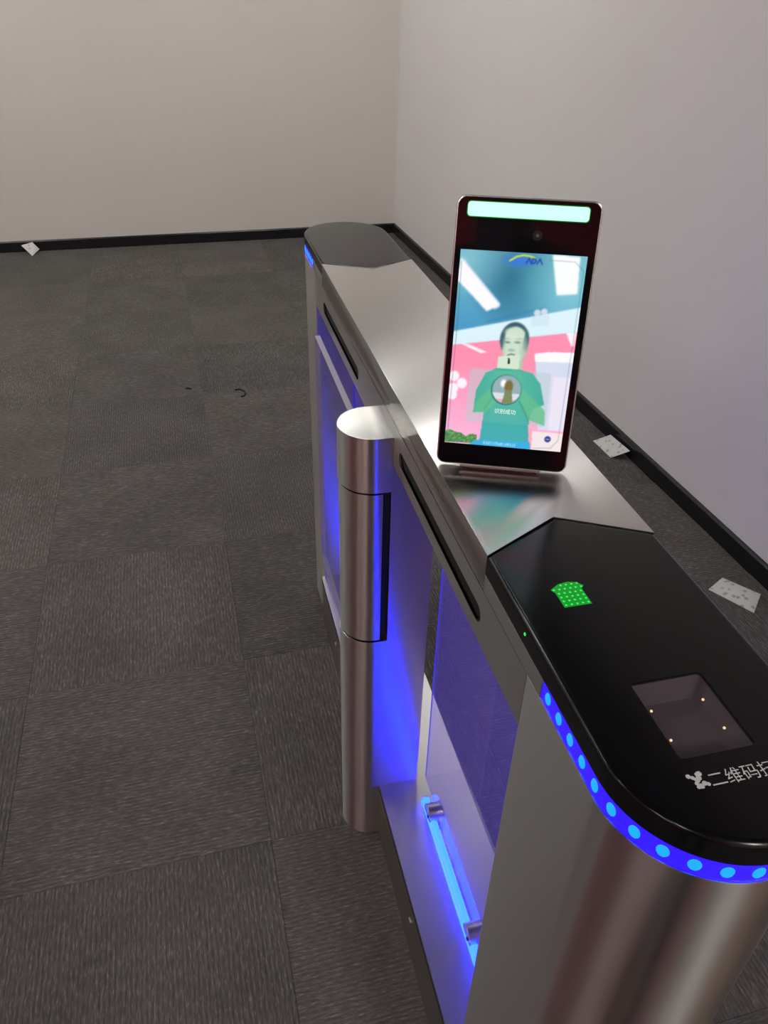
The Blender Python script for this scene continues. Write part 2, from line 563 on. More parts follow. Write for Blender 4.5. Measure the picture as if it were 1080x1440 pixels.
def slot_plate(xa, xb):
    b = bmesh.new()
    y0, y1, z0, z1 = CAB_N, CAB_F, Z_RAIL, Z_CAB
    loops = [[(y0, z0), (y1, z0), (y1, z1), (y0, z1)]]
    for (sa, sb_) in ((0.516, 0.832), (1.086, 1.400)):
        r, zc = 0.0105, 0.8795
        loops.append(arc(sb_ - r, zc, r, -90, 90, 10) + arc(sa + r, zc, r, 90, 270, 10))
    VA = [[b.verts.new((xa, y, z)) for y, z in L] for L in loops]
    fill_with_holes(b, VA, 0)
    VB = [[b.verts.new((xb, y, z)) for y, z in L] for L in loops]
    fill_with_holes(b, VB, 0)
    for LA, LB in zip(VA, VB):
        for k in range(len(LA)):
            q = (k + 1) % len(LA)
            b.faces.new((LA[k], LA[q], LB[q], LB[k]))
    return b

obj('side_plate', slot_plate(0.0, 0.0025), STEEL_SIDE, TS)
obj('side_plate', slot_plate(W - 0.0025, W), STEEL_SIDE, TS)
obj('rail_underside', box(0.0025, W - 0.0025, CAB_N + 0.001, CAB_F - 0.001, Z_RAIL, Z_RAIL + 0.002), STEEL_SIDE, TS)
cover_plan = [(0, YN), (W / 2, YN + DV), (W, YN), (W, YF), (W / 2, YF - DV), (0, YF)]
obj('top_cover', prism(cover_plan, Z_CAB + 0.0008, H, 0.0005, ang=50), STEEL_TOP, TS, smooth=30)

# trays under the lids, lids, light strips
def lid(near):
    yc, yv, s = (YCN, YN, 1) if near else (YCF, YF, -1)
    strip_end = yc + s * 0.093
    # steel tray between the cover and the strip
    t = [(0, yv), (W / 2, yv + s * DV), (W, yv), (W, strip_end), (0, strip_end)]
    obj('lid_tray', prism(t if not near else t[::-1], Z_CAB, Z_LID, 0.0006), STEEL_SIDE, TS)
    core = end_plan(strip_end, yc, near, 0.006)
    obj('strip_core', prism(core, Z_CAB, Z_LID), DARK_GAP, TS, smooth=30)
    # U-shaped diffuser
    b = bmesh.new()
    out, inn = end_plan(strip_end, yc, near, 0.0012), end_plan(strip_end, yc, near, 0.006)
    z0, z1 = Z_CAB + 0.0005, Z_LID - 0.001
    R = [[b.verts.new((x, y, z)) for x, y in P] for P, z in ((out, z0), (out, z1), (inn, z1), (inn, z0))]
    for q in range(4):
        A, B = R[q], R[(q + 1) % 4]
        for k in range(len(A) - 1):
            b.faces.new((A[k], A[k + 1], B[k + 1], B[k]))
    for e in (0, -1):
        b.faces.new([R[q][e] for q in range(4)])
    strip = obj('led_strip', b, BLUE_STRIP, TS, smooth=40)
    # single LEDs along the strip
    pts = []
    Lst = 0.105
    pitch = 0.0205
    nside = 4
    for k in range(nside, 0, -1):
        pts.append((0.0, yc + s * k * pitch, 180))
    nar = int(round(math.pi * RE / pitch))
    for k in range(nar + 1):
        a = 180 + s * 180 * k / nar
        pts.append((RE + RE * math.cos(math.radians(a)), yc + RE * math.sin(math.radians(a)), a))
    for k in range(1, nside + 1):
        pts.append((W, yc + s * k * pitch, 0))
    lb = bmesh.new()
    bmesh.ops.create_uvsphere(lb, u_segments=10, v_segments=6, radius=1.0)
    map_bm(lb, lambda c: Vector((c.x * 0.0016, c.y * 0.0046, c.z * 0.0058)))
    led0 = None
    for (x, y, a) in pts:
        ar = math.radians(a)
        loc = (x - 0.0012 * math.cos(ar), y - 0.0012 * math.sin(ar), (z0 + z1) / 2)
        if led0 is None:
            led0 = obj('led', lb, BLUE_LED, strip, smooth=60)
            o = led0
        else:
            o = led0.copy()
            COL.objects.link(o)
            o.parent = strip
        o.location = loc
        o.rotation_euler = (0, 0, ar)
    # the black glass lid
    P = [(0, yv)] + arc(RE, yc, RE, 180, 360, 48) + [(W, yv), (W / 2, yv + DV)] if near else \
        [(W, yv)] + arc(RE, yc, RE, 0, 180, 48) + [(0, yv), (W / 2, yv - DV)]
    b = bmesh.new()
    rings = []
    for ins, z in ((0.0, Z_LID), (0.0, H - 0.0045), (0.0010, H - 0.0022), (0.0028, H - 0.0006), (0.0055, H)):
        rings.append([b.verts.new((x, y, z)) for x, y in (inset_poly(P, ins) if ins else P)])
    for A, B in zip(rings, rings[1:]):
        for k in range(len(A)):
            q = (k + 1) % len(A)
            b.faces.new((A[k], A[q], B[q], B[k]))
    b.faces.new(rings[0][::-1])
    top_loops = [rings[-1]]
    if near:
        wp = rrect(0.0822, 0.3088, 0.0600, 0.0710, 0.0035, 4)
        hole = [b.verts.new((x, y, H)) for x, y in wp]
        low = [b.verts.new((x, y, H - 0.003)) for x, y in wp]
        for k in range(len(hole)):
            q = (k + 1) % len(hole)
            b.faces.new((hole[k], hole[q], low[q], low[k]))
        top_loops.append(hole)
    fill_with_holes(b, top_loops, H)
    ld = obj('lid', b, BLACK_GLASS, TS, smooth=35)
    ld['label'] = 'glossy black glass lid'
    return ld

lid_near = lid(True)
lid_far = lid(False)

# scanner window in the near lid: tray, glass pane, small lamps
tb = bmesh.new()
tw = rrect(0.0822, 0.3088, 0.0600, 0.0710, 0.0035, 4)
a = [tb.verts.new((x, y, H - 0.0030)) for x, y in tw]
c_ = [tb.verts.new((x, y, H - 0.0190)) for x, y in rrect(0.0822, 0.3088, 0.0430, 0.0540, 0.0030, 4)]
for k in range(len(a)):
    q = (k + 1) % len(a)
    tb.faces.new((a[k], a[q], c_[q], c_[k]))
tb.faces.new(c_)
TRAY = plain('scanner_tray', (0.26, 0.225, 0.24), 0.5)
# the solid lid below the hole is opened by the tray itself: a shallow well
tray = obj('scanner_well', tb, TRAY, lid_near, smooth=30)
pane = obj('scanner_pane', prism(rrect(0.0822, 0.3088, 0.0596, 0.0706, 0.0034, 4), H - 0.0022, H - 0.0004), WINDOW_GLASS, lid_near)
pane['label'] = 'small smoked glass scanner window'
for (x, y) in ((0.1045, 0.324), (0.1045, 0.2964), (0.0600, 0.3225), (0.0600, 0.295)):
    lb = bmesh.new()
    bmesh.ops.create_uvsphere(lb, u_segments=8, v_segments=6, radius=0.0011)
    map_bm(lb, lambda c, x=x, y=y: c + Vector((x, y, H - 0.008)))
    obj('scanner_lamp', lb, WARM_LED, lid_near)

# green direction indicator made of dots
gb = prism([(0.0375, 0.4590), (0.0400, 0.4545), (0.0400, 0.4352), (0.0655, 0.4352), (0.0655, 0.4560), (0.0690, 0.4590),
            (0.0640, 0.4645), (0.0560, 0.4665), (0.0470, 0.4650)], H + 0.0001, H + 0.0003)
ind = obj('direction_indicator', gb, GREEN_GLOW, lid_near)
ind['label'] = 'glowing green dotted direction mark'
db = bmesh.new()
rows = [(0.4375, 0.0425, 5), (0.4425, 0.0425, 5), (0.4475, 0.0425, 5), (0.4525, 0.0425, 5), (0.4578, 0.0400, 6), (0.4627, 0.0485, 4)]
for (y, xa, n) in rows:
    for k in range(n):
        ctr = (xa + 0.0052 * k, y)
        vs = [db.verts.new((px, py, H + 0.0006)) for px, py in arc(ctr[0], ctr[1], 0.00115, 0, 315, 7)]
        db.faces.new(vs)
dots = obj('indicator_dots', db, GREEN_LED, lid_near)
sd = bmesh.new()
bmesh.ops.create_uvsphere(sd, u_segments=8, v_segments=6, radius=0.0016)
map_bm(sd, lambda c: Vector((c.x * 0.5 - 0.0002, c.y + 0.4225, c.z + 0.9465)))
obj('status_lamp', sd, GREEN_LED, lid_near)

# lettering on the lid
def text_mesh(name, body, size, mat, parent, fn, align='LEFT'):
    cu = bpy.data.curves.new(name, 'FONT')
    cu.body = body
    cu.size = size
    cu.align_x = align
    to = bpy.data.objects.new(name, cu)
    COL.objects.link(to)
    dg = bpy.context.evaluated_depsgraph_get()
    me = bpy.data.meshes.new_from_object(to.evaluated_get(dg))
    bpy.data.objects.remove(to)
    for v_ in me.vertices:
        v_.co = fn(v_.co)
    me.materials.clear()
    me.materials.append(mat)
    me.name = name
    o = bpy.data.objects.new(name, me)
    COL.objects.link(o)
    o.parent = parent
    return o

try:
    text_mesh('lettering', '二维码扫', 0.0128, WHITE_INK, lid_near, lambda c: Vector((0.0618 + c.x, 0.2492 + c.y, H + 0.0003)))
except Exception as ex_:
    print('lettering failed', ex_)
ib = bmesh.new()
for (ux, uy, r, st) in ((0.12, 0.82, 0.15, 0), (0.30, 0.68, 0.13, 20), (0.45, 0.50, 0.17, 45), (0.62, 0.62, 0.17, 10), (0.78, 0.86, 0.17, 0),
                        (0.62, 0.84, 0.12, 30), (0.33, 0.33, 0.13, 15), (0.50, 0.15, 0.18, 0), (0.30, 0.10, 0.12, 40), (0.75, 0.26, 0.16, 20), (0.93, 0.18, 0.13, 0)):
    vs = [ib.verts.new((0.0482 + 0.0128 * px, 0.2492 + 0.0128 * py, H + 0.0003 + 0.00001 * st)) for px, py in arc(ux, uy, r, st, st + 300, 5)]
    ib.faces.new(vs)
obj('printed_symbol', ib, WHITE_INK, lid_near)

# centre gate post: lower column, drum, side box, cap
PCX, PCY, PR = -0.020, 0.908, 0.048
PX1 = 0.066

def post_plan(r, x1, n=32):
    return arc(PCX, PCY, r, 90, 270, n) + [(x1, PCY - r), (x1, PCY + r)]

obj('gate_post', prism(post_plan(PR, PX1), 0.0, 0.521, 0.0012, ang=50), ROUND_SET, TS, smooth=30)
obj('gate_drum', prism(post_plan(PR - 0.0015, -0.0125), 0.5235, 0.8030, 0.001, ang=50), ROUND_SET, TS, smooth=30)
obj('post_box', prism([(-0.0015, PCY - PR), (PX1, PCY - PR), (PX1, PCY + PR), (-0.0015, PCY + PR)], 0.5205, 0.8065, 0.001), ROUND_SET, TS, smooth=30)
obj('drum_slot', box(-0.030, 0.010, PCY - PR + 0.012, PCY + PR - 0.012, 0.5205, 0.8065), DARK_GAP, TS)
obj('post_cap', prism(post_plan(PR, PX1), 0.8062, 0.8930, 0.0012, ang=50), ROUND_SET, TS, smooth=30)

# acrylic pieces: swing leaf and the two fixed panels, with glowing edges
def acrylic_piece(name, x0, x1, y0, y1, z0, z1, edge_mats, sheet=None):
    """edge_mats: material slot of faces by direction (-y, +y, -z, +z)"""
    b = box(x0, x1, y0, y1, z0, z1)
    b.normal_update()
    bmesh.ops.recalc_face_normals(b, faces=b.faces)
    for f in b.faces:
        n = f.normal
        if abs(n.y) > 0.9:
            f.material_index = edge_mats[0] if n.y < 0 else edge_mats[1]
        elif abs(n.z) > 0.9:
            f.material_index = edge_mats[2] if n.z < 0 else edge_mats[3]
    return obj(name, b, [sheet or ACRYLIC, BLUE_EDGE, FROST], TS, recalc=False)

acrylic_piece('gate_leaf', -0.021, -0.011, PCY + PR + 0.003, 1.385, 0.295, 0.8285, (2, 2, 2, 2))['label'] = 'clear acrylic swing leaf folded open'
PXA, PXB = 0.0770, 0.0795
for (ya, yb) in ((CAB_N + 0.004, 0.845), (0.972, CAB_F - 0.004)):
    acrylic_piece('acrylic_panel', PXA, PXB, ya, yb, 0.168, Z_RAIL - 0.0005, (1, 1, 0, 0), EDGE_LIT)['label'] = 'clear acrylic panel with a glowing blue edge'

def light_bar(ya, yb, mat):
    prof = [(-0.0078, 0.0)] + [(0.0078 * math.cos(math.radians(t)), 0.010 * math.sin(math.radians(t)) + 0.002) for t in range(180, -1, -20)] + [(0.0078, 0.0)]
    b = bmesh.new()
    R = [[b.verts.new((0.0685 + x, y, Z_BASE + z)) for x, z in prof] for y in (ya, yb)]
    for k in range(len(prof) - 1):
        b.faces.new((R[0][k], R[0][k + 1], R[1][k + 1], R[1][k]))
    b.faces.new(R[0])
    b.faces.new(R[1][::-1])
    return obj('light_bar', b, mat, TS, smooth=40)

def clip(yc):
    prof = [(-0.017, 0.0), (0.017, 0.0)] + [(0.017 * math.cos(math.radians(t)), 0.012 + 0.016 * math.sin(math.radians(t))) for t in range(0, 181, 15)]
    b = bmesh.new()
    A = [b.verts.new((0.0615, yc + y, Z_BASE + z)) for y, z in prof]
    B = [b.verts.new((0.0885, yc + y, Z_BASE + z)) for y, z in prof]
    b.faces.new(A[::-1])
    b.faces.new(B)
    for k in range(len(prof)):
        q = (k + 1) % len(prof)
        b.faces.new((A[k], A[q], B[q], B[k]))
    bmesh.ops.recalc_face_normals(b, faces=b.faces)
    bevel_all(b, 0.0012, 1, 50)
    c = obj('panel_clip', b, STEEL_SMALL, TS, smooth=30)
    s = prism(arc(0, 0, 0.003, 0, 330, 11), 0, 0.0015)
    map_bm(s, lambda q: Vector((0.0615 - q.z, yc - 0.006 + q.x, Z_BASE + 0.010 + q.y)))
    obj('clip_screw', s, DARK_GAP, c)

for (a_, b_, c1, c2, lm) in ((0.420, 0.8100, 0.557, 0.777, BLUE_TUBE), (1.010, 1.470, 1.130, 1.350, BLUE_TUBE_DIM)):
    light_bar(a_, b_, lm)
    clip(c1)
    clip(c2)

# ------------------------------------------------------------------ face terminal standing on the cover
ct, st_ = math.cos(TURN_ROT), math.sin(TURN_ROT)
bx_, by_ = 0.0609, 0.6478
TM = empty('face_terminal', (X0 + ct * bx_ - st_ * by_, st_ * bx_ + ct * by_, H), TURN_ROT - math.radians(21.71))
tag(TM, 'slim black face recognition terminal with lit screen standing on the turnstile', 'terminal')
TW, TH, TILT, TZ = 0.138, 0.269, math.radians(14.0), 0.0088
cT, sT = math.cos(TILT), math.sin(TILT)

def tmap(c):      # panel coordinates: x across, y up the panel, z out of the screen
    return Vector((c.x, c.y * sT - c.z * cT, TZ + c.y * cT + c.z * sT))

def tpart(name, poly, n0, n1, mat, bev=0.0, parent=None, only_top=False):
    b = prism(poly, n0, n1, bev, ang=50, only_top=only_top)
    map_bm(b, tmap)
    return obj(name, b, mat, parent or TM, smooth=35)

tpart('housing', rrect(0, TH / 2, TW, TH, 0.009, 8), -0.021, -0.0012, SILVER, 0.0018)
tpart('front_glass', rrect(0, TH / 2, TW - 0.003, TH - 0.003, 0.008, 8), -0.0014, 0.0, plain('terminal_glass', (0.006, 0.004, 0.006), 0.06, 0.0, 0.3), 0.0006, only_top=True)

def uvp(u, v_):
    return ((u - 0.5) * TW, (1 - v_) * TH)

bx0, by0 = uvp(0.080, 0.070)
bx1, by1 = uvp(0.911, 0.022)
tpart('status_light_halo', rrect((bx0 + bx1) / 2, (by0 + by1) / 2, bx1 - bx0 + 0.0016, by1 - by0 + 0.0016, 0.0036, 5), 0.0, 0.0003, emit('green_halo', (0.0, 1.0, 0.10), 0.22))  # green halo of the bar, drawn as a dim glowing border
tpart('status_light', rrect((bx0 + bx1) / 2, (by0 + by1) / 2, bx1 - bx0, by1 - by0, 0.003, 5), 0.0, 0.0006, GREEN_BAR)
lx, ly = uvp(0.577, 0.124)
lens = tpart('camera_lens', arc(lx, ly, 0.0048, 0, 345, 23), 0.0, 0.0005, plain('lens_ring', (0.02, 0.02, 0.02), 0.2))
tpart('lens_glass', arc(lx, ly, 0.0016, 0, 330, 11), 0.0005, 0.0008, plain('lens_glass', (0.25, 0.25, 0.25), 0.1, 0.5), parent=lens)
# neck and foot of the stand
obj('stand_neck', box(-0.043, 0.043, 0.007, 0.030, 0.003, 0.030, 0.002), PINK_REFLECTION, TM)
obj('stand_foot', box(-0.040, 0.040, 0.012, 0.062, 0.0003, 0.004, 0.001), PINK_REFLECTION, TM)

# ---- the picture on the screen: a grid of vertices coloured in code
SHAPES = {'tubeL': [(0.011, 0.036), (0.055, 0.071), (0.354, 0.259), (0.253, 0.294), (0.126, 0.221), (-0.011, 0.147)],
 'tubeL2': [(0.037, 0.041), (0.061, 0.065), (0.356, 0.25), (0.355, 0.267), (0.314, 0.282), (0.043, 0.082)],
 'lightR': [(0.727, 0.001), (0.943, 0.004), (0.96, 0.18), (0.798, 0.193)],
 'band': [(-0.01, 0.407), (1.01, 0.243), (1.01, 0.365), (-0.01, 0.476)],
 'pink': [(-0.01, 0.476), (1.01, 0.365), (1.01, 1.01), (-0.01, 1.01)],
 'slash': [(0.061, 0.463), (0.123, 0.464), (0.292, 0.499), (0.239, 0.507)],
 'wedge': [(0.913, 0.375), (0.994, 0.367), (0.989, 0.437), (0.968, 0.438)],
 'wpanel': [(0.681, 0.489), (0.803, 0.475), (1.01, 0.47), (1.01, 0.523), (0.693, 0.53)],
 'grey': [(0.697, 0.53), (1.01, 0.521), (1.01, 0.887), (0.785, 0.889)],
 'lowR': [(0.724, 0.898), (1.01, 0.898), (1.01, 1.01), (0.73, 1.01)],
 'pinkstrip': [(0.707, 0.887), (0.737, 0.888), (0.752, 1.01), (0.726, 1.01)],
 'shirt': [(0.23, 0.702), (0.297, 0.606), (0.392, 0.576), (0.555, 0.575), (0.684, 0.591), (0.758, 0.644), (0.811, 0.751), (0.722, 0.78), (0.693, 0.852), (0.738, 1.01), (0.297, 1.01), (0.314, 0.815), (0.222, 0.82)],
 'armL': [(0.222, 0.823), (0.24, 0.76), (0.364, 0.677), (0.43, 0.738), (0.333, 0.816)],
 'armR': [(0.6, 0.67), (0.711, 0.722), (0.824, 0.785), (0.835, 0.865), (0.698, 0.84), (0.605, 0.739)],
 'hands': [(0.373, 0.59), (0.585, 0.59), (0.615, 0.652), (0.565, 0.626), (0.471, 0.614), (0.39, 0.645), (0.364, 0.625)],
 'neck': [(0.461, 0.506), (0.585, 0.5), (0.594, 0.573), (0.538, 0.584), (0.465, 0.576)],
 'phone': [(0.385, 0.517), (0.559, 0.501), (0.566, 0.574), (0.387, 0.58)],
 'lens': [(0.467, 0.522), (0.483, 0.521), (0.487, 0.55), (0.471, 0.551)],
 'card': [(0.184, 0.587), (0.819, 0.584), (0.838, 0.594), (0.845, 0.858), (0.829, 0.87), (0.179, 0.873), (0.159, 0.862), (0.163, 0.599)],
 'bar': [(0.25, 0.972), (0.731, 0.961), (0.745, 1.01), (0.20, 1.01)],
 'plant': [(-0.01, 0.936), (0.04, 0.925), (0.08, 0.937), (0.137, 0.94), (0.177, 0.958), (0.222, 0.941), (0.275, 0.945), (0.274, 0.974), (0.221, 0.992), (-0.01, 0.998)]}
NU, NV = 230, 370
UU, VV = np.meshgrid(np.linspace(0, 1, NU), np.linspace(0, 1, NV))
IMG = np.zeros((NV, NU, 3))
ASP = 0.1956 / 0.1221

def inside(P):
    r = np.zeros(UU.shape, bool)
    n = len(P)
    for k in range(n):
        (xa, ya), (xb, yb) = P[k], P[(k + 1) % n]
        if abs(ya - yb) < 1e-9:
            continue
        c = ((ya > VV) != (yb > VV)) & (UU < (xb - xa) * (VV - ya) / (yb - ya) + xa)
        r ^= c
    return r

def paint(mask, col, a=1.0):
    al = (mask * a)[..., None] if not np.isscalar(mask) else a
    IMG[:] = IMG * (1 - al) + np.array(col) / 255.0 * al

def ell(cu, cv, ru, rv, soft=0.0):
    d = np.sqrt(((UU - cu) / ru) ** 2 + ((VV - cv) / rv) ** 2)
    if soft:
        return np.clip((1 + soft - d) / (2 * soft), 0, 1)
    return (d < 1).astype(float)

def stroke(P, w):
    d = np.full(UU.shape, 9.0)
    for (xa, ya), (xb, yb) in zip(P, P[1:]):
        dx, dy = xb - xa, (yb - ya) * ASP
        t = np.clip(((UU - xa) * dx + (VV - ya) * ASP * dy) / (dx * dx + dy * dy), 0, 1)
        d = np.minimum(d, np.hypot(UU - xa - t * dx, (VV - ya) * ASP - t * dy))
    return np.clip((w - d) / 0.004 + 0.5, 0, 1)

def blur(k):
    for _ in range(k):
        I = np.pad(IMG, ((1, 1), (1, 1), (0, 0)), mode='edge')
        IMG[:] = (I[:-2, 1:-1] + I[2:, 1:-1] + I[1:-1, :-2] + I[1:-1, 2:] + 2 * IMG) / 6

S = SHAPES
paint(np.ones_like(UU), (104, 178, 200))
paint(np.clip(1 - VV / 0.42, 0, 1), (112, 182, 196), 0.6)
paint(np.clip((VV - 0.12) / 0.25, 0, 1), (74, 152, 198), 0.9)
paint(ell(0.44, 0.13, 0.20, 0.14, 0.9), (38, 98, 130), 0.9)
paint(ell(0.62, 0.14, 0.16, 0.10, 0.9), (84, 170, 188), 0.5)
paint(ell(0.92, 0.16, 0.22, 0.16, 0.8), (150, 215, 225), 0.6)
paint(ell(0.05, 0.05, 0.2, 0.1, 0.9), (150, 205, 220), 0.5)
paint(stroke([(0.26, 0.345), (0.72, 0.255)], 0.004), (40, 110, 160), 0.5)
paint(inside(S['tubeL2']), (205, 222, 245))
paint(inside(S['tubeL']), (255, 252, 255))
paint(inside(S['lightR']), (253, 255, 255))
paint(inside(S['band']), (222, 244, 252))
blur(5)
paint(inside(S['pink']), (255, 146, 178))
paint(np.clip((VV - 0.55) / 0.4, 0, 1) * inside(S['pink']), (252, 186, 222), 0.9)
paint(inside(S['band']), (222, 244, 252), 0.8)
paint(ell(0.662, 0.284, 0.026, 0.017, 0.2) + ell(0.717, 0.277, 0.026, 0.017, 0.2), (226, 226, 238), 0.9)
paint(inside([(0.62, 0.303), (0.76, 0.292), (0.76, 0.345), (0.62, 0.355)]), (206, 234, 244), 0.8)
for k in ('slash', 'wedge'):
    paint(inside(S[k]), (255, 240, 248))
paint(inside(S['wpanel']), (252, 252, 255))
paint(inside(S['grey']), (216, 222, 242))
paint(inside([(0.86, 0.60), (1.01, 0.60), (1.01, 0.887), (0.87, 0.889)]), (236, 230, 246))
paint(inside(S['lowR']), (246, 232, 234))
for (cu, cv) in ((0.035, 0.636), (0.035, 0.70), (0.105, 0.671), (0.03, 0.735)):
    paint(ell(cu, cv, 0.042, 0.028, 0.15), (255, 244, 252))
# person: shirt, arms, neck, head
paint(inside(S['shirt']), (58, 178, 152))
paint(inside(S['shirt']) * np.clip((VV - 0.80) / 0.12, 0, 1), (74, 172, 186), 0.8)
paint(inside(S['armL']), (104, 192, 142))
paint(inside(S['armR']), (104, 192, 142))
paint(inside(S['neck']), (176, 206, 178))
paint(ell(0.503, 0.425, 0.118, 0.088, 0.05), (58, 96, 106))
paint(ell(0.510, 0.455, 0.098, 0.095, 0.05), (206, 226, 206))
paint(ell(0.500, 0.395, 0.085, 0.032, 0.2), (206, 226, 206), 0.9)
paint(ell(0.600, 0.43, 0.02, 0.05, 0.3), (70, 106, 112), 0.8)
paint(ell(0.412, 0.43, 0.016, 0.045, 0.3), (70, 106, 112), 0.8)
blur(1)
for (cu, cv) in ((0.447, 0.441), (0.530, 0.438)):
    paint(ell(cu, cv, 0.026, 0.006, 0.4), (84, 110, 104), 0.7)
    paint(ell(cu, cv - 0.018, 0.034, 0.005, 0.5), (118, 146, 132), 0.45)
paint(ell(0.487, 0.480, 0.026, 0.007, 0.5), (150, 176, 152), 0.8)
paint(stroke([(0.462, 0.507), (0.488, 0.500), (0.518, 0.503)], 0.006), (120, 120, 112), 0.9)
paint(ell(0.590, 0.475, 0.03, 0.05, 0.5), (168, 194, 170), 0.6)
paint(ell(0.425, 0.475, 0.015, 0.05, 0.5), (178, 202, 180), 0.5)
paint(ell(0.495, 0.415, 0.05, 0.02, 0.6), (222, 236, 214), 0.6)
paint(inside(S['phone']), (216, 232, 208))
paint(inside(S['lens']), (30, 40, 46))
paint(inside(S['hands']), (104, 186, 128))
# result card, round thumbnail, lettering bar
paint(inside(S['card']), (186, 204, 208), 0.5)
paint(inside(S['shirt']), (58, 178, 152), 0.6)
paint(inside(S['shirt']) * np.clip(np.abs(UU - 0.5) * 3.2 - 0.35, 0, 1), (40, 150, 128), 0.45)
paint(inside(S['shirt']) * np.clip((VV - 0.80) / 0.12, 0, 1), (80, 172, 188), 0.6)
paint(stroke([(0.315, 0.80), (0.36, 0.745), (0.40, 0.73)], 0.008), (44, 140, 110), 0.5)
paint(stroke([(0.605, 0.745), (0.69, 0.83), (0.70, 0.86)], 0.008), (44, 140, 110), 0.5)
paint(inside(S['armL']) | inside(S['armR']), (104, 192, 142), 0.6)
th = ell(0.485, 0.686, 0.120, 0.075, 0.03)
paint(ell(0.482, 0.689, 0.128, 0.081, 0.03), (44, 110, 100), 0.9)
paint(th, (150, 178, 184))
paint(th * ell(0.455, 0.655, 0.025, 0.02, 0.3), (252, 252, 255))
paint(th * (VV > 0.705), (222, 224, 236))
paint(th * (VV > 0.738), (240, 160, 170), 0.8)
paint(th * ell(0.500, 0.670, 0.036, 0.034, 0.2), (126, 112, 62))
paint(th * inside([(0.475, 0.69), (0.53, 0.69), (0.545, 0.76), (0.455, 0.76)]), (126, 140, 96))
paint(inside(S['pinkstrip']), (255, 170, 190))
paint(inside(S['bar']), (62, 176, 226))
rs = np.random.RandomState(3)
n1 = rs.rand(NV, NU)
pm = inside(S['plant'])
paint(pm, (112, 168, 96))
paint(pm & (n1 > 0.55), (40, 110, 52))
paint(pm & (n1 < 0.12), (196, 214, 170))
for k in range(15):
    uu = 0.335 + 0.019 * k
    paint(inside([(uu, 0.978), (uu + 0.012, 0.977), (uu + 0.014, 0.992), (uu + 0.002, 0.993)]) & (n1 > 0.3), (225, 245, 255), 0.8)
paint(ell(0.878, 0.936, 0.027, 0.017, 0.1), (48, 62, 140))
paint(ell(0.878, 0.936, 0.018, 0.003, 0.2), (200, 210, 250), 0.8)
# thin guide frame
paint(stroke([(0.015, 0.057), (0.023, 0.362), (0.019, 0.965), (0.05, 0.985), (0.20, 0.992)], 0.0025), (60, 90, 110), 0.55)
paint(stroke([(0.76, 0.992), (0.912, 0.984), (0.967, 0.938), (0.985, 0.071), (0.912, 0.029), (0.707, 0.028)], 0.0025), (60, 90, 110), 0.45)
# emblem at the top: arc and letters
paint(ell(0.470, 0.040, 0.10, 0.024, 0.6), (58, 120, 226), 0.85)
paint(stroke([(0.397, 0.041), (0.449, 0.020), (0.499, 0.012), (0.550, 0.014), (0.590, 0.022)], 0.0075), (200, 222, 80), 0.95)
INK = (36, 70, 170)
for uc in (0.548, 0.634):
    paint(stroke([(uc - 0.020, 0.049), (uc, 0.024), (uc + 0.020, 0.049)], 0.0055), INK, 0.95)
paint(stroke([(0.574, 0.047), (0.576, 0.026), (0.592, 0.026), (0.606, 0.036), (0.592, 0.047), (0.574, 0.047)], 0.0055), INK, 0.95)
blur(2)
LIN = np.where(IMG <= 0.04045, IMG / 12.92, ((IMG + 0.055) / 1.055) ** 2.4)

SU0, SU1, SV0, SV1 = 0.054, 0.9386, 0.1845, 0.9115
Uc, Vc = SU0 + UU * (SU1 - SU0), SV0 + VV * (SV1 - SV0)
px, py = (Uc - 0.5) * TW, (1 - Vc) * TH
pn = 0.0004
verts = np.stack([px, py * sT - pn * cT, TZ + py * cT + pn * sT], -1).reshape(-1, 3)
idx = np.arange(NU * NV).reshape(NV, NU)
quads = np.stack([idx[1:, :-1], idx[1:, 1:], idx[:-1, 1:], idx[:-1, :-1]], -1).reshape(-1, 4)
me = bpy.data.meshes.new('screen')
me.from_pydata(verts.tolist(), [], quads.tolist())
ca = me.color_attributes.new('picture', 'FLOAT_COLOR', 'POINT')
ca.data.foreach_set('color', np.concatenate([LIN.reshape(-1, 3), np.ones((NU * NV, 1))], 1).astype(np.float32).ravel())
m, nt, b_ = new_mat('screen_picture')
at = nt.nodes.new('ShaderNodeAttribute')
at.attribute_name = 'picture'
b_.inputs['Base Color'].default_value = (0.01, 0.01, 0.01, 1)
b_.inputs['Roughness'].default_value = 0.08
lnk(nt, at.outputs['Color'], b_.inputs['Emission Color'])
b_.inputs['Emission Strength'].default_value = 1.0
me.materials.append(m)
screen = bpy.data.objects.new('screen', me)
COL.objects.link(screen)
screen.parent = TM
screen['label'] = 'lit screen showing a person in a green shirt holding up a phone'
SCREEN_TEXT = emit('screen_text', (0.9, 1.0, 0.97), 1.0)

def on_screen(su, sv, k=1.0):
    u, v_ = SU0 + su * (SU1 - SU0), SV0 + sv * (SV1 - SV0)
    ox, oy = uvp(u, v_)
    return lambda c: tmap(Vector((ox + c.x, oy + c.y, 0.0008)))

try:
    text_mesh('screen_lettering', '识别成功', 0.0056, SCREEN_TEXT, screen, on_screen(0.492, 0.815), 'CENTER')
except Exception as ex_:
    print('screen text failed', ex_)

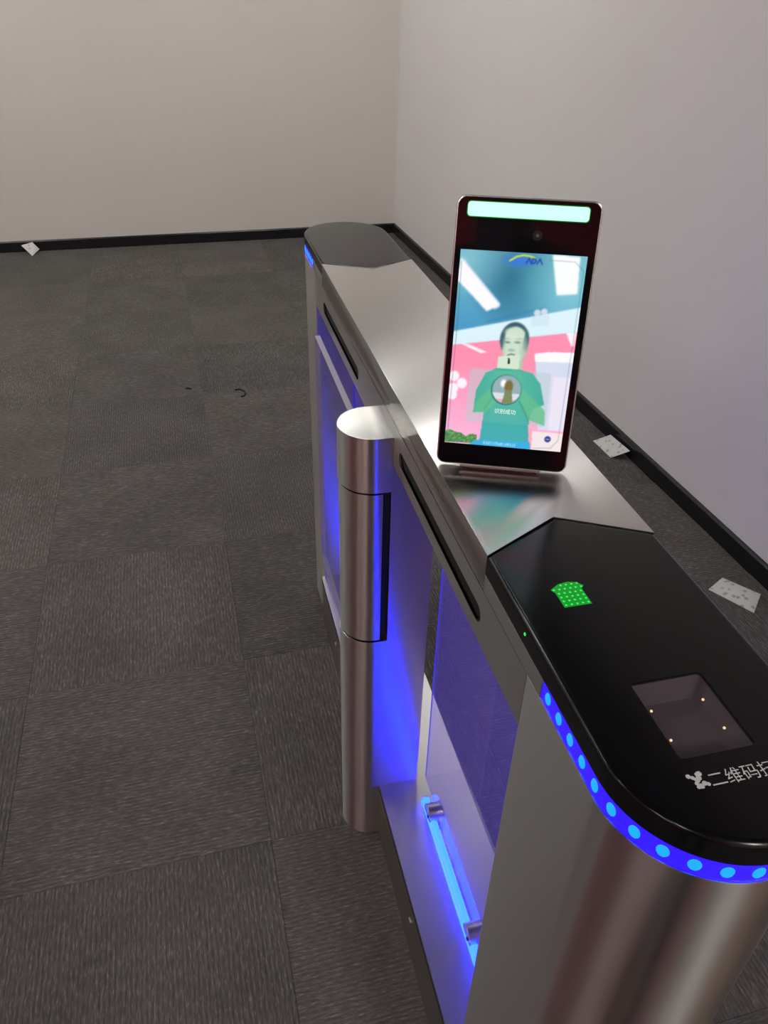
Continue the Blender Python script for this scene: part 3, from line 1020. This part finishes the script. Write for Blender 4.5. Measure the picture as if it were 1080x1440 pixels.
# ------------------------------------------------------------------ small litter on the carpet
def packet_material():
    m, nt, b = new_mat('packet_paper')
    tc = nt.nodes.new('ShaderNodeTexCoord')
    vo = nt.nodes.new('ShaderNodeTexVoronoi')
    vo.inputs['Scale'].default_value = 48
    lnk(nt, tc.outputs['Object'], vo.inputs['Vector'])
    nz = noise_node(nt, tc.outputs['Object'], 160, 2)
    ad = nt.nodes.new('ShaderNodeMath')
    ad.operation = 'MULTIPLY_ADD'
    ad.inputs[1].default_value = 0.35
    lnk(nt, nz.outputs['Fac'], ad.inputs[0])
    lnk(nt, vo.outputs['Distance'], ad.inputs[2])
    r = ramp(nt, ad.outputs[0], [(0.36, (0.30, 0.42, 0.34)), (0.52, (0.68, 0.68, 0.64))])
    lnk(nt, r.outputs[0], b.inputs['Base Color'])
    b.inputs['Roughness'].default_value = 0.6
    return m

PAPER = packet_material()

def packet(corners, puff, label):
    """corners: four 3D corners around; a slightly puffed paper sachet"""
    c = [Vector(q) for q in corners]
    ctr = sum(c, Vector()) / 4
    ctr.z = min(q.z for q in c)
    nrm = (c[2] - c[0]).cross(c[3] - c[1]).normalized()
    if nrm.z < 0:
        nrm = -nrm
    n = 10
    b = bmesh.new()
    top, bot = {}, {}
    rnd = random.Random(len(label))
    for i in range(n + 1):
        for j in range(n + 1):
            s, t = i / n, j / n
            p_ = (c[0] * (1 - s) + c[1] * s) * (1 - t) + (c[3] * (1 - s) + c[2] * s) * t - ctr
            h = puff * (max(0.0, math.sin(math.pi * s) * math.sin(math.pi * t))) ** 0.5
            h += puff * 0.2 * (rnd.random() - 0.5) * (0 < i < n and 0 < j < n)
            top[i, j] = b.verts.new(p_ + nrm * (h + 0.0009))
            bot[i, j] = b.verts.new(p_ + nrm * 0.0002)
    for i in range(n):
        for j in range(n):
            b.faces.new((top[i, j], top[i + 1, j], top[i + 1, j + 1], top[i, j + 1]))
            b.faces.new((bot[i, j], bot[i, j + 1], bot[i + 1, j + 1], bot[i + 1, j]))
    rim = [(i, 0) for i in range(n)] + [(n, j) for j in range(n)] + [(i, n) for i in range(n, 0, -1)] + [(0, j) for j in range(n, 0, -1)]
    for k in range(len(rim)):
        p_, q = rim[k], rim[(k + 1) % len(rim)]
        b.faces.new((top[p_], top[q], bot[q], bot[p_]))
    o = obj('desiccant_packet', b, PAPER, None, smooth=60)
    o.location = ctr
    tag(o, label, 'packet', 'desiccant packets dropped on the carpet')
    return o

packet([(1.407, 2.200, 0.0), (1.462, 2.180, 0.030), (1.466, 2.048, 0.036), (1.412, 2.074, 0.0)], 0.006,
       'green-spotted white desiccant packet tilted up against the skirting board')
packet([(1.328, 1.356, 0.0), (1.398, 1.392, 0.0), (1.456, 1.300, 0.004), (1.392, 1.241, 0.0)], 0.008,
       'white desiccant packet lying flat on the carpet beside the black lid')
packet([(-0.872, 5.024, 0.042), (-0.808, 5.026, 0.058), (-0.775, 5.020, 0.016), (-0.812, 4.945, 0.0)], 0.006,
       'crumpled white packet leaning on the skirting of the end wall')

def thread(pts, r, label):
    b = bmesh.new()
    rings = []
    P = [Vector(p_) for p_ in pts]
    for k, p_ in enumerate(P):
        d = (P[min(k + 1, len(P) - 1)] - P[max(k - 1, 0)]).normalized()
        sd_ = d.cross(Vector((0, 0, 1))).normalized()
        rings.append([b.verts.new(p_ - P[0] + sd_ * r * math.cos(t * math.pi / 3) + Vector((0, 0, r + r * math.sin(t * math.pi / 3)))) for t in range(6)])
    for A, B in zip(rings, rings[1:]):
        for k in range(6):
            b.faces.new((A[k], A[(k + 1) % 6], B[(k + 1) % 6], B[k]))
    b.faces.new(rings[0])
    b.faces.new(rings[-1][::-1])
    o = obj('thread_scrap', b, plain('dark_thread', (0.012, 0.011, 0.011), 0.8), None, smooth=60)
    o.location = (P[0].x, P[0].y, 0)
    return tag(o, label, 'thread')

thread([(0.165, 2.905, 0), (0.185, 2.905, 0), (0.200, 2.885, 0), (0.205, 2.860, 0), (0.196, 2.842, 0), (0.183, 2.838, 0)], 0.0028, 'small dark curled thread scrap on the open carpet')
thread([(-0.026, 2.956, 0), (-0.018, 2.962, 0), (-0.008, 2.950, 0)], 0.003, 'tiny straight dark lint scrap on the open carpet')

# ------------------------------------------------------------------ the photographer, standing behind the camera with the phone
FH = Vector((FWD.x, FWD.y, 0)).normalized()
RH = Vector((FH.y, -FH.x, 0))
BODY = -0.40 * FH
SKIN = plain('skin', (0.52, 0.34, 0.26), 0.5)
SHIRT = plain('green_shirt', (0.05, 0.22, 0.16), 0.85)
TROUSERS = plain('dark_trousers', (0.018, 0.017, 0.022), 0.85)
SHOE = plain('dark_shoe', (0.015, 0.014, 0.014), 0.5)
HAIR = plain('black_hair', (0.012, 0.010, 0.009), 0.6)

def build_person():
    V, E, RAD = [], [], []

    def vert(side, fwd, z, r, link=None):
        V.append(tuple(RH * side + FH * fwd + Vector((0, 0, z))))
        RAD.append(r)
        if link is not None:
            E.append((link, len(V) - 1))
        return len(V) - 1

    pel = vert(0, 0, 0.95, (0.135, 0.105))
    waist = vert(0, 0.01, 1.08, (0.125, 0.095), pel)
    chest = vert(0, 0.0, 1.29, (0.145, 0.105), waist)
    upper = vert(0, -0.01, 1.40, (0.10, 0.075), chest)
    neck = vert(0, 0.0, 1.48, (0.052, 0.052), upper)
    jaw = vert(0, 0.025, 1.540, (0.070, 0.070), neck)
    face = vert(0, 0.020, 1.62, (0.098, 0.098), jaw)
    crown = vert(0, 0.010, 1.69, (0.090, 0.090), face)
    vert(0, 0.120, 1.595, (0.013, 0.013), face)            # nose
    for s_ in (-1, 1):                                     # ears
        vert(s_ * 0.092, 0.0, 1.605, (0.014, 0.014), face)
    for s_ in (-1, 1):
        hip = vert(s_ * 0.095, 0, 0.86, (0.088, 0.088), pel)
        knee = vert(s_ * 0.105, 0.015, 0.48, (0.060, 0.060), hip)
        calf = vert(s_ * 0.108, -0.005, 0.33, (0.058, 0.058), knee)
        ank = vert(s_ * 0.110, -0.01, 0.085, (0.040, 0.040), calf)
        heel = vert(s_ * 0.112, 0.00, 0.045, (0.042, 0.040), ank)
        vert(s_ * 0.125, 0.15, 0.035, (0.040, 0.032), heel)
        sh = vert(s_ * 0.175, -0.01, 1.385, (0.058, 0.058), upper)
        el = vert(s_ * 0.235, 0.06, 1.115, (0.043, 0.043), sh)
        wr = vert(s_ * 0.085, 0.285, 1.235, (0.028, 0.028), el)
        palm = vert(s_ * 0.062, 0.345, 1.285, (0.026, 0.018), wr)
        for k in range(4):                                 # fingers curl round the phone's edge
            a1 = vert(s_ * (0.058 - 0.002 * k), 0.372, 1.325 - 0.019 * k, (0.0085, 0.0085), palm)
            a2 = vert(s_ * 0.050, 0.385, 1.330 - 0.019 * k, (0.0078, 0.0078), a1)
            vert(s_ * (0.036 + 0.003 * abs(k - 1)), 0.382, 1.330 - 0.019 * k, (0.0070, 0.0070), a2)
        t1 = vert(s_ * 0.048, 0.352, 1.318, (0.0100, 0.0100), palm)
        vert(s_ * 0.030, 0.350, 1.340, (0.0085, 0.0085), t1)
    me = bpy.data.meshes.new('person')
    me.from_pydata(V, E, [])
    o = bpy.data.objects.new('person', me)
    COL.objects.link(o)
    md = o.modifiers.new('skin', 'SKIN')
    md.use_smooth_shade = True
    for i, r in enumerate(RAD):
        me.skin_vertices[0].data[i].radius = r
    me.skin_vertices[0].data[0].use_root = True
    sub = o.modifiers.new('sub', 'SUBSURF')
    sub.levels = sub.render_levels = 2
    dg = bpy.context.evaluated_depsgraph_get()
    dg.update()
    nm = bpy.data.meshes.new_from_object(o.evaluated_get(dg))
    bpy.data.objects.remove(o)
    nm.materials.clear()
    for m_ in (SKIN, SHIRT, TROUSERS, SHOE):
        nm.materials.append(m_)
    zmin = min(v_.co.z for v_ in nm.vertices)
    for v_ in nm.vertices:
        v_.co.z -= zmin
    cb = bmesh.new()
    cb.from_mesh(nm)
    for zc in (0.09, 0.98, 1.455):
        bmesh.ops.bisect_plane(cb, geom=cb.verts[:] + cb.edges[:] + cb.faces[:], plane_co=(0, 0, zc), plane_no=(0, 0, 1))
    cb.to_mesh(nm)
    cb.free()
    for p_ in nm.polygons:
        c = p_.center
        f_, s_ = c.dot(FH), abs(c.dot(RH))
        if c.z < 0.09:
            p_.material_index = 3
        elif c.z < 0.98:
            p_.material_index = 2
        elif c.z < 1.455 and not (f_ > 0.13 and s_ < 0.25):
            p_.material_index = 1
        else:
            p_.material_index = 0
        p_.use_smooth = True
    o = bpy.data.objects.new('person', nm)
    COL.objects.link(o)
    o.location = (BODY.x, BODY.y, 0.0)
    tag(o, 'person in a green shirt and dark trousers standing and holding up a phone', 'person')
    hb = bmesh.new()
    bmesh.ops.create_uvsphere(hb, u_segments=24, v_segments=16, radius=1.0)
    bmesh.ops.delete(hb, geom=[v_ for v_ in hb.verts if v_.co.z < -0.45 + 0.95 * max(0.0, v_.co.y + 0.25)], context='VERTS')
    map_bm(hb, lambda c: RH * (c.x * 0.100) + FH * (c.y * 0.106 + 0.003) + Vector((0, 0, 1.655 + c.z * 0.105 - zmin)))
    obj('hair', hb, HAIR, o, smooth=60)
    for s_ in (-1, 1):
        eb = bmesh.new()
        bmesh.ops.create_uvsphere(eb, u_segments=12, v_segments=8, radius=1.0)
        map_bm(eb, lambda c: RH * (s_ * 0.032 + c.x * 0.013) + FH * (0.109 + c.y * 0.007) + Vector((0, 0, 1.622 - zmin + c.z * 0.006)))
        obj('eye', eb, HAIR, o, smooth=60)
    mb = bmesh.new()
    bmesh.ops.create_uvsphere(mb, u_segments=12, v_segments=8, radius=1.0)
    map_bm(mb, lambda c: RH * (c.x * 0.022) + FH * (0.094 + c.y * 0.010) + Vector((0, 0, 1.553 - zmin + c.z * 0.005)))
    obj('mouth', mb, plain('lips', (0.40, 0.18, 0.15), 0.5), o, smooth=60)
    return o

build_person()
ph = empty('phone', Vector((0, 0, 1.3965)) - FWD * 0.012 - UP * 0.05)
ph.matrix_world = Matrix.Translation(Vector((0, 0, 1.3965)) - FWD * 0.012 - UP * 0.05) @ Matrix((RIGHT, UP, -FWD)).transposed().to_4x4()
tag(ph, 'slim pale phone held up in both hands', 'phone')
obj('phone_body', prism(rrect(0, 0, 0.072, 0.148, 0.009, 6), -0.004, 0.004, 0.0012), plain('phone_shell', (0.55, 0.58, 0.55), 0.3), ph, smooth=40)
obj('phone_screen', prism(rrect(0, 0, 0.068, 0.142, 0.007, 6), 0.004, 0.0046), BLACK_GLASS, ph)
